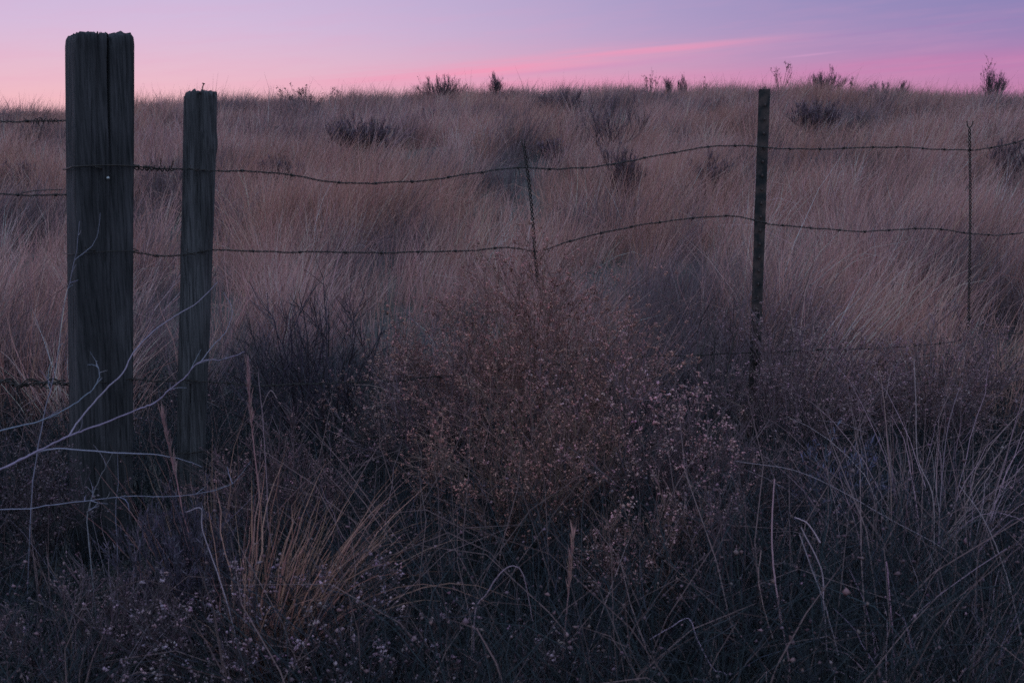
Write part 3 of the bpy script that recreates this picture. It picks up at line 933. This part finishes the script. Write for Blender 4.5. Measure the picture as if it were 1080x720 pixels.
post2 = empty('wooden_post', base2)
tag(post2, 'slim grooved grey wooden post leaning slightly, second from the left', 'fence post', 'posts of the wire fence')
post_mesh(top2, o2, H2, -0.4, 90, disp2, lean2).build('post_body', M_SPLIT, post2)
nm = MB()
pts = curve_pts([(0, 0, -0.02), (0.001, 0, 0.012), (0.005, 0, 0.024), (0.006, 0, 0.028)], 4)
strands(nm, pts[None], np.full((1, len(pts)), 0.0017), 6, np.array([[0.03, 0.03, 0.03]]))
strands(nm, np.array([[(0.0055, 0, 0.027), (0.0066, 0, 0.0300)]]), np.full((1, 2), 0.0042), 8, np.array([[0.03, 0.03, 0.03]]))
o = nm.build('bent_nail', M_WIRE, post2); o.location = (lean2[0] * H2 + 0.006, lean2[1] * H2 - 0.01, H2)
for (sx, sy) in ((204, 178), (201, 266), (198, 402)):
    ps = at(sx, sy, base2[1] - 0.05) - base2
    staple(post2, (ps[0], ps[1] - 0.0, ps[2]))

# --- metal post: steel T section, leaning
t_top = fence_at(808.5, 94); t_low = fence_at(798.5, 356)
lean3 = (t_top - t_low)[:2] / (t_top[2] - t_low[2])
b3 = np.array([t_low[0] - lean3[0] * t_low[2], t_low[1] - lean3[1] * t_low[2] + 0.02, 0]); b3[2] = tz(b3[0], b3[1])
H3 = t_top[2] - b3[2]
post3 = empty('metal_post', b3)
tag(post3, 'rusty studded steel post leaning slightly, standing right of centre', 'fence post', 'posts of the wire fence')


def prism(mb, outl, z0, z1, lean, rows=24, jit=0.0004):
    n = len(outl); zs = np.linspace(z0, z1, rows)
    V = np.stack([np.stack([outl[:, 0] + lean[0] * z + jit * rng.normal(size=n), outl[:, 1] + lean[1] * z + jit * rng.normal(size=n), np.full(n, z)], 1) for z in zs])
    j = np.arange(n); j2 = (j + 1) % n
    q = np.concatenate([np.stack([i * n + j, i * n + j2, (i + 1) * n + j2, (i + 1) * n + j], 1) for i in range(rows - 1)])
    mb.add(V.reshape(-1, 3), q)
    return V[-1]


# a channel-like section: a flat flange facing the camera with a web behind and rolled edges
tw_, tt = 0.022, 0.0035
sec = np.array([(-tw_, -0.004), (-tw_ + 0.005, -0.0075), (-0.007, -0.002), (0.007, -0.002), (tw_ - 0.005, -0.0075), (tw_, -0.004), (tw_ - 0.002, 0.002),
                (tt, 0.004), (tt * 0.8, 0.036), (-tt * 0.8, 0.036), (-tt, 0.004), (-tw_ + 0.002, 0.002)])
mb = MB()
cap = prism(mb, sec, -0.3, H3, lean3)
# end cap
cc_ = np.array([lean3[0] * H3, lean3[1] * H3 + 0.002, H3])
n_ = len(sec); jj = np.arange(n_)
mb.add(np.concatenate([cap, [cc_]]), None, np.stack([jj, (jj + 1) % n_, np.full(n_, n_)], 1))
o = mb.build('t_section_shaft', M_TPOST, post3); o.name = 'steel_shaft'; o.rotation_euler = (0, 0, rad(-12))
for i in range(22):
    z = H3 - 0.06 - i * 0.055
    if z < 0.15: break
    sb = MB(); a_ = np.arange(6) * 2 * PI / 6
    ring = np.stack([np.cos(a_) * 0.0045, np.zeros(6), np.sin(a_) * 0.008], 1)
    v = np.concatenate([ring, ring * 0.75 + [0, -0.007, 0], [[0, -0.0075, 0]]])
    j = np.arange(6); j2 = (j + 1) % 6
    sb.add(v, np.stack([j, j2, j2 + 6, j + 6], 1), np.stack([j + 6, j2 + 6, np.full(6, 12)], 1))
    s_ = sb.build('stud', M_TPOST, post3)
    s_.location = (lean3[0] * z, lean3[1] * z - 0.0022, z)
for (sx, sy) in ((805.5, 155.5), (802, 234), (798, 372)):
    ps = fence_at(sx, sy) - b3
    pts = curve_pts([(-0.026, 0.012, 0.010), (-0.025, -0.008, 0.006), (-0.012, -0.016, 0.0), (0.012, -0.016, 0.0), (0.025, -0.008, -0.004), (0.026, 0.012, -0.01)], 5)
    mb = MB(); strands(mb, pts[None], np.full((1, len(pts)), 0.0018), 6, np.array([[0.03, 0.03, 0.03]]))
    c_ = mb.build('wire_clip', M_WIRE, post3); c_.location = (ps[0], ps[1] + 0.004, ps[2])


# ------------------------------------------------------------------ barbed wire
def resample(c, step):
    L = np.linalg.norm(np.diff(c, axis=0), axis=1); cum = np.concatenate([[0], np.cumsum(L)])
    s = np.arange(0, cum[-1], step)
    return np.stack([np.interp(s, cum, c[:, i]) for i in range(3)], 1), s


_bm = MB()
tt_ = np.linspace(0, 2.2 * 2 * PI, 22)
coil = np.stack([np.linspace(-0.005, 0.005, 22), 0.0045 * np.cos(tt_), 0.0045 * np.sin(tt_)], 1)
ends = np.concatenate([[coil[0] + [-0.006, 0.006, 0.016]], coil, [coil[-1] + [0.007, -0.006, -0.015]]])
strands(_bm, ends[None], np.concatenate([[0.0006], np.full(22, 0.0015), [0.0006]])[None], 5, np.array([[0.03, 0.03, 0.03]]))
ends2 = np.stack([np.linspace(-0.004, 0.004, 22), 0.0052 * np.cos(tt_ + 2), 0.0052 * np.sin(tt_ + 2)], 1)
ends2 = np.concatenate([[ends2[0] + [0.004, -0.004, 0.015]], ends2, [ends2[-1] + [-0.006, 0.003, -0.016]]])
strands(_bm, ends2[None], np.concatenate([[0.0006], np.full(22, 0.0014), [0.0006]])[None], 5, np.array([[0.03, 0.03, 0.03]]))
barb0 = None


def barbed(label, pix, barb_px=0.14, off=0.012, extra=None, tw=0.0020, Yfun=None, sr=0.0014, phase=0.3):
    global barb0
    W = [(Yfun(p[0], p[1]) if Yfun else fence_at(p[0], p[1], off)) for p in pix]
    c = curve_pts(W, 10)
    c, s = resample(c, 0.006)
    c[:, 2] += 0.006 * (vnoise(s * 12, s * 0 + phase * 9, 61) - 0.5) + 0.003 * (vnoise(s * 40, s * 0 + phase, 63) - 0.5); c[:, 1] += 0.006 * (vnoise(s * 11, s * 0 + 3, 62) - 0.5)
    T = unit(np.gradient(c, axis=0)); up = np.array([0, 0, 1.0])
    N = unit(np.cross(T, up)); B = np.cross(N, T)
    ph = s / 0.045 * 2 * PI
    mb = MB()
    for q in (0, PI):
        h = c + tw * (np.cos(ph + q)[:, None] * N + np.sin(ph + q)[:, None] * B)
        strands(mb, h[None], np.full((1, len(h)), sr), 5, np.array([[0.03, 0.03, 0.03]]), ref=np.array([[[0.1, 1, 0.2]]]))
    b = c[0].copy()
    root = empty('barbed_wire', b); tag(root, label, 'barbed wire', 'strands of the barbed wire fence')
    mb.build('twisted_strand', M_WIRE, root, b)
    k = phase * barb_px
    while k < s[-1] - 0.02:
        i = int(np.searchsorted(s, k)); i = min(i, len(c) - 1)
        if barb0 is None:
            o = _bm.build('barb', M_WIRE, root); barb0 = o
        else:
            o = barb0.copy(); COL.objects.link(o); o.parent = root
        o.location = c[i] - b
        o.scale = (0.75,) * 3
        o.rotation_euler = (rng.random() * 6.28, math.asin(np.clip(-T[i][2], -1, 1)), math.atan2(T[i][1], T[i][0]))
        k += barb_px * (0.88 + 0.24 * rng.random())
    for (nm_, pts, rr) in (extra or []):
        m2 = MB(); P2 = curve_pts(pts, 6)
        strands(m2, P2[None], np.full((1, len(P2)), rr), 5, np.array([[0.03, 0.03, 0.03]]), ref=np.array([[[0.3, 0.2, 1.0]]]))
        m2.build(nm_, M_WIRE, root, b)
    return root




def p1w(u, v, z):
    """point in the broad post's own frame"""
    u = u + lean1[0] * (z - base1[2]); v = v + lean1[1] * (z - base1[2])
    return np.array([base1[0] + math.cos(rot1) * u - math.sin(rot1) * v, base1[1] + math.sin(rot1) * u + math.cos(rot1) * v, z])


def wrap1(z, dz=0.0):
    h = W1 / 2 + 0.009
    return [p1w(h, h * 0.6, z - dz), p1w(h, -h * 0.9, z), p1w(h * 0.85, -h, z), p1w(0, -h - 0.002, z + 0.004), p1w(-h * 0.9, -h, z + 0.002), p1w(-h, -h * 0.85, z), p1w(-h, 0, z - 0.008), p1w(-h, h * 0.8, z - 0.012)]


zu = at(139, 177, base1[1] - 0.02)[2]; zl = at(136, 265, base1[1] - 0.02)[2]
zt = at(66, 129, base1[1])[2]


def coilwrap(pxa, pya, pxb, pyb, turns, r=0.006):
    a_, b_ = fence_at(pxa, pya, 0.012), fence_at(pxb, pyb, 0.012)
    t = np.linspace(0, 1, turns * 8); ang = t * turns * 2 * PI
    c = a_ * (1 - t[:, None]) + b_ * t[:, None]
    rr = r * (0.8 + 0.5 * rng.random(len(t)))
    c[:, 2] += rr * np.sin(ang); c[:, 1] += rr * np.cos(ang)
    return [p for p in c]


def tail(px, py, dx, dz, dy=-0.01):
    p = fence_at(px, py, 0.014)
    return [p, p + [dx * 0.5, dy, dz * 0.4], p + [dx, dy * 1.5, dz]]


UP = [(139, 176), (160, 177), (185, 178), (225, 180), (265, 181), (300, 184), (345, 191), (400, 193), (450, 190), (500, 183), (552, 177), (600, 178),
      (650, 172), (700, 163), (740, 156), (775, 154), (805, 155), (830, 157), (880, 157), (930, 155), (980, 157), (1022, 158), (1050, 155), (1085, 146), (1140, 128)]
LO = [(135, 264), (160, 268), (190, 269), (225, 264), (265, 265), (330, 266), (400, 266), (450, 266), (500, 264), (530, 261), (550, 263), (570, 265), (600, 255),
      (650, 242), (700, 234), (750, 228), (780, 229), (801, 234), (815, 237), (850, 240), (880, 242), (910, 244), (950, 242), (985, 241), (1022, 246), (1050, 248), (1085, 244), (1140, 234)]
TH = [(133, 400), (205, 402), (270, 406), (330, 405), (430, 400), (500, 393), (570, 386), (640, 380), (690, 376), (745, 374), (800, 372), (870, 369), (940, 366), (1000, 361), (1022, 357), (1080, 350), (1140, 342)]
FO = [(131, 480), (210, 476), (300, 466), (380, 462), (480, 462), (600, 462), (720, 465), (798, 462), (900, 455), (1020, 446), (1140, 436)]
barbed('upper rusty barbed wire, wrapped round the broad post and sagging to the right', UP, extra=[
    ('wire_wrap', wrap1(zu + 0.006), 0.0026), ('wire_wrap', coilwrap(140, 177, 183, 178, 8, 0.0065), 0.0021),
    ('wire_tail', tail(170, 176, 0.006, 0.024), 0.0017), ('wire_tail', tail(181, 177, 0.012, 0.020), 0.0017), ('wire_tail', tail(160, 177, -0.004, -0.016), 0.0013)])
barbed('second rusty barbed wire from the top, dipping at the leaning twisted stay', LO, extra=[('wire_wrap', wrap1(zl + 0.003), 0.0016)], phase=0.6)
barbed('third rusty barbed wire down, half hidden in the shrub tops', TH, phase=0.1)
barbed('lowest rusty barbed wire strung low through the shrubs', FO, phase=0.8)


def left_at(px, py):
    # the run left of the broad post
    d = ray(px, py); s = (FY + 0.06 + 0.12 * (px - 65) / -65.0 * 0.5) / d[1]
    return np.array([d[0] * s, d[1] * s, EYE + d[2] * s])


barbed('top barbed wire left of the broad post with knotted tails', [(-60, 126), (0, 128), (20, 128.5), (40, 128), (78, 128)], Yfun=left_at, extra=[
    ('wire_knot', [left_at(34 + 28 * t, 128 + 2.6 * math.sin(t * 34)) + [0, 0.006 * math.cos(t * 34), 0] for t in np.linspace(0, 1, 46)], 0.0013),
    ('wire_tail', [left_at(38, 129), left_at(42, 133), left_at(44, 137)], 0.0012), ('wire_tail', [left_at(46, 128), left_at(43, 124), left_at(38, 126)], 0.0012)])
barbed('lower doubled barbed wire left of the broad post', [(-60, 205), (0, 204.5), (30, 205), (78, 205.5)], Yfun=left_at, phase=0.9, extra=[
    ('loose_wire', [left_at(22, 204), left_at(34, 201.5), left_at(50, 200.5), left_at(66, 200)], 0.0014)])
barbed('thick tangled bunch of barbed wire low on the left of the broad post', [(-60, 398), (0, 401), (22, 407), (45, 404), (78, 406)], Yfun=left_at, phase=0.4, tw=0.0042, sr=0.0026, barb_px=0.05, extra=[
    ('loose_wire', [left_at(-10 + 78 * t, 404 + 4.5 * math.sin(t * 21)) + [0, 0.015 * math.cos(t * 21), 0] for t in np.linspace(0, 1, 40)], 0.0026),
    ('loose_wire', [left_at(-10 + 78 * t, 405 + 4.0 * math.sin(t * 16 + 2)) + [0, 0.015 * math.cos(t * 16 + 2), 0] for t in np.linspace(0, 1, 40)], 0.0024)])


# ------------------------------------------------------------------ twisted wire stays
def stay(label, top, bot, fork_top):
    a_, b_ = fence_at(*top, 0.016), fence_at(*bot, 0.016)
    L = np.linalg.norm(a_ - b_); n = int(L / 0.004)
    t = np.linspace(0, 1, n)[:, None]; c = a_ * (1 - t) + b_ * t
    c[:, 0] += 0.004 * np.sin(t[:, 0] * 5) * 1.0
    T = unit(np.gradient(c, axis=0)); N = unit(np.cross(T, [0.05, 1, 0])); B = np.cross(N, T)
    ph = t[:, 0] * L / 0.034 * 2 * PI
    root = empty('wire_stay', a_); tag(root, label, 'wire stay', 'twisted wire stays of the fence')
    for q in (0, PI):
        mb = MB()
        h = c + 0.0042 * (np.cos(ph + q)[:, None] * N + np.sin(ph + q)[:, None] * B)
        strands(mb, h[None], np.full((1, n), 0.0024), 5, np.array([[0.03, 0.03, 0.03]]), ref=np.array([[[0.1, 1, 0.2]]]))
        mb.build('twisted_strand', M_WIRE, root, a_)
    for sgn in ((-1, 1) if fork_top else (-1, 0.4)):
        s_ = 1.0 if fork_top else 0.55
        pts = [a_ + [sgn * 0.001, 0, -0.004], a_ + [sgn * 0.008 * s_, 0, 0.004], a_ + [sgn * 0.012 * s_, 0, 0.016], a_ + [sgn * 0.013 * s_, 0, 0.026]]
        mb = MB(); P_ = curve_pts(pts, 6); strands(mb, P_[None], np.full((1, len(P_)), 0.0024), 5, np.array([[0.03, 0.03, 0.03]]), ref=np.array([[[0, 1, 0]]]))
        mb.build('fork_tine', M_WIRE, root, a_)
    return root


stay('leaning twisted wire stay left of centre in the middle of the fence', (552.5, 155), (568.5, 298), False)
stay('upright twisted wire stay with a forked tip near the right edge', (1022.5, 134), (1022, 400), True)

# ------------------------------------------------------------------ sky
w = bpy.data.worlds.new('World'); scene.world = w; w.use_nodes = True
nt = w.node_tree; nt.nodes.clear(); N, L = nt.nodes, nt.links
out = N.new('ShaderNodeOutputWorld'); bg = N.new('ShaderNodeBackground')
L.new(bg.outputs[0], out.inputs['Surface'])
tc = N.new('ShaderNodeTexCoord'); sx = N.new('ShaderNodeSeparateXYZ')
L.new(tc.outputs['Generated'], sx.inputs[0])


def M(op, a, b=None, c=None, clamp=False):
    n = N.new('ShaderNodeMath'); n.operation = op; n.use_clamp = clamp
    for i, v in enumerate((a, b, c)):
        if v is None: continue
        if hasattr(v, 'is_linked') or hasattr(v, 'links'): L.new(v, n.inputs[i])
        else: n.inputs[i].default_value = v
    return n.outputs[0]


def srgb(r, g, b):
    f = lambda c: (c / 255 / 12.92) if c / 255 <= 0.04045 else ((c / 255 + 0.055) / 1.055) ** 2.4
    return (f(r), f(g), f(b), 1)


def ramp(val, stops):
    r = N.new('ShaderNodeValToRGB'); cr = r.color_ramp
    while len(cr.elements) < len(stops): cr.elements.new(0.5)
    for e, (p, c) in zip(cr.elements, stops):
        e.position = p; e.color = c
    L.new(val, r.inputs['Fac'])
    return r.outputs['Color']


def mix(fac, a, b, mode='MIX'):
    n = N.new('ShaderNodeMix'); n.data_type = 'RGBA'; n.blend_type = mode
    if hasattr(fac, 'links'): L.new(fac, n.inputs[0])
    else: n.inputs[0].default_value = fac
    for i, v in ((6, a), (7, b)):
        if hasattr(v, 'links'): L.new(v, n.inputs[i])
        else: n.inputs[i].default_value = v
    return n.outputs[2]


elev = M('MULTIPLY', M('ARCSINE', sx.outputs['Z']), 180 / PI)          # degrees above the horizon
azim = M('MULTIPLY', M('ARCTAN2', sx.outputs['X'], sx.outputs['Y']), 180 / PI)   # degrees right of the view
# elevation 0..90 is squeezed so that the low band has room
ev = M('POWER', M('DIVIDE', M('MAXIMUM', elev, 0.0), 90.0), 0.5)
p_ = lambda d: (d / 90.0) ** 0.5
ZEN = (0.60, 0.91, 1.49, 1)  # unseen overhead sky, raised above the visible band's brightness to light the grass
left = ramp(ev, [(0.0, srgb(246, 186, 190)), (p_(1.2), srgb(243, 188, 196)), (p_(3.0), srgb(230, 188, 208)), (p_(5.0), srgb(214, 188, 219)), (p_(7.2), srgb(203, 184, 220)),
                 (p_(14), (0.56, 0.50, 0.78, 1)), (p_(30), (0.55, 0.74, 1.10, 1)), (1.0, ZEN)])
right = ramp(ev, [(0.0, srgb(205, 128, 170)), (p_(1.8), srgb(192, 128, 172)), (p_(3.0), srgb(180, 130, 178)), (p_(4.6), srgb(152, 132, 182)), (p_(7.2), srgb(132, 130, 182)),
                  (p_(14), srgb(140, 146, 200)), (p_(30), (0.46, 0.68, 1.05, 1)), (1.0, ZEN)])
side = N.new('ShaderNodeMapRange'); side.interpolation_type = 'SMOOTHSTEP'
side.inputs['From Min'].default_value = -20; side.inputs['From Max'].default_value = 30
L.new(azim, side.inputs['Value'])
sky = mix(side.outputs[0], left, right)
# unseen sky away from the sunset: dusk blue, boosted to light the grass
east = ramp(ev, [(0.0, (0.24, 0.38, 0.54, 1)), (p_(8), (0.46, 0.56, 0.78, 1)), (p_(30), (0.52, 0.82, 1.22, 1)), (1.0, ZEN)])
back = N.new('ShaderNodeMapRange'); back.interpolation_type = 'SMOOTHSTEP'
back.inputs['From Min'].default_value = 45; back.inputs['From Max'].default_value = 125
L.new(M('ABSOLUTE', M('ADD', azim, 8.0)), back.inputs['Value'])
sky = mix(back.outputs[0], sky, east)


# thin lit cloud streaks low in the west
def streak(az0, el0, slope, half_w, half_h, col, amt, power=2.0):
    du = M('DIVIDE', M('SUBTRACT', azim, az0), half_w)
    cen = M('ADD', M('MULTIPLY', M('SUBTRACT', azim, az0), slope), el0)
    dv = M('DIVIDE', M('SUBTRACT', elev, cen), half_h)
    g = M('EXPONENT', M('MULTIPLY', M('ADD', M('POWER', M('ABSOLUTE', du), power), M('MULTIPLY', dv, dv)), -1.0))
    return g, col, amt


cv = N.new('ShaderNodeCombineXYZ')
L.new(M('MULTIPLY', azim, 0.10), cv.inputs[0]); L.new(M('SUBTRACT', M('MULTIPLY', elev, 3.6), M('MULTIPLY', azim, 0.33)), cv.inputs[1])
cn = N.new('ShaderNodeTexNoise'); cn.inputs['Scale'].default_value = 1.0; cn.inputs['Detail'].default_value = 5; cn.inputs['Roughness'].default_value = 0.55
cn.inputs['Distortion'].default_value = 0.4
L.new(cv.outputs[0], cn.inputs['Vector'])
ns = N.new('ShaderNodeMapRange'); ns.inputs['From Min'].default_value = 0.35; ns.inputs['From Max'].default_value = 0.68
L.new(cn.outputs['Fac'], ns.inputs['Value'])
PINK = srgb(240, 158, 188)


def el_of(py): return math.degrees(PITCH * -1 + math.atan((360 - py) / 1050))
def az_of(px): return math.degrees(math.atan((px - 540) / 1050))


for (px, py, slope, hw, hh, colr, amt, usen) in (
        (585, 64, 0.085, 10.0, 0.42, PINK, 0.8, 0.8),
        (500, 77, 0.065, 7.0, 0.26, srgb(250, 150, 182), 0.75, 0.5),
        (690, 54, 0.075, 6.0, 0.14, srgb(244, 150, 184), 0.5, 0.3),
        (560, 88, 0.01, 11.0, 0.45, srgb(240, 150, 186), 0.6, 0.4),
        (640, 70, 0.09, 5.5, 0.15, srgb(206, 146, 190), 0.6, 0.4),
        (930, 77, 0.03, 13.0, 0.50, srgb(206, 126, 176), 0.5, 0.7),
        (1010, 67, 0.05, 7.0, 0.25, srgb(206, 120, 172), 0.45, 0.6),
        (930, 38, 0.075, 6.0, 0.07, srgb(166, 124, 180), 0.4, 0.6),
        (842, 61, 0.09, 1.4, 0.05, srgb(216, 160, 202), 0.45, 0.0)):
    g, c_, a_ = streak(az_of(px), el_of(py), slope, hw, hh, colr, amt)
    f = M('MULTIPLY', g, a_)
    if usen: f = M('MULTIPLY', f, M('ADD', M('MULTIPLY', ns.outputs[0], usen), 1 - usen))
    sky = mix(f, sky, colr)
# faint uneven veil of high thin cloud
cv2 = N.new('ShaderNodeCombineXYZ')
L.new(M('MULTIPLY', azim, 0.16), cv2.inputs[0]); L.new(M('SUBTRACT', M('MULTIPLY', elev, 1.6), M('MULTIPLY', azim, 0.12)), cv2.inputs[1])
cn2 = N.new('ShaderNodeTexNoise'); cn2.inputs['Scale'].default_value = 1.0; cn2.inputs['Detail'].default_value = 7; cn2.inputs['Roughness'].default_value = 0.6
L.new(cv2.outputs[0], cn2.inputs['Vector'])
veil = N.new('ShaderNodeMapRange'); veil.inputs['From Min'].default_value = 0.45; veil.inputs['From Max'].default_value = 0.75
veil.inputs['To Max'].default_value = 0.22
L.new(cn2.outputs['Fac'], veil.inputs['Value'])
low_band = M('EXPONENT', M('MULTIPLY', M('POWER', M('DIVIDE', elev, 7.0), 2.0), -1.0))
sky = mix(M('MULTIPLY', veil.outputs[0], low_band), sky, srgb(232, 158, 192))
# dark ground side of the dome
gnd = N.new('ShaderNodeMapRange'); gnd.inputs['From Min'].default_value = -2; gnd.inputs['From Max'].default_value = -0.2
L.new(elev, gnd.inputs['Value'])
sky = mix(gnd.outputs[0], (0.03, 0.03, 0.035, 1), sky)
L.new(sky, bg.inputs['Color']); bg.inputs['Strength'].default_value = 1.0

# the last of the afterglow, from beyond the hill
sun_d = bpy.data.lights.new('sun', 'SUN'); sun = bpy.data.objects.new('sun', sun_d); COL.objects.link(sun)
sun_d.energy = 0.10; sun_d.angle = rad(25); sun_d.color = (1.0, 0.72, 0.66)
sun.rotation_euler = (rad(-78), 0, rad(25))

scene.view_settings.view_transform = 'Standard'
scene.view_settings.look = 'None'
scene.view_settings.exposure = 0
scene.view_settings.gamma = 1
scene.view_settings.use_curve_mapping = False
scene.cycles.use_denoising = False
scene.cycles.max_bounces = 6
scene.cycles.diffuse_bounces = 3
scene.cycles.transmission_bounces = 3
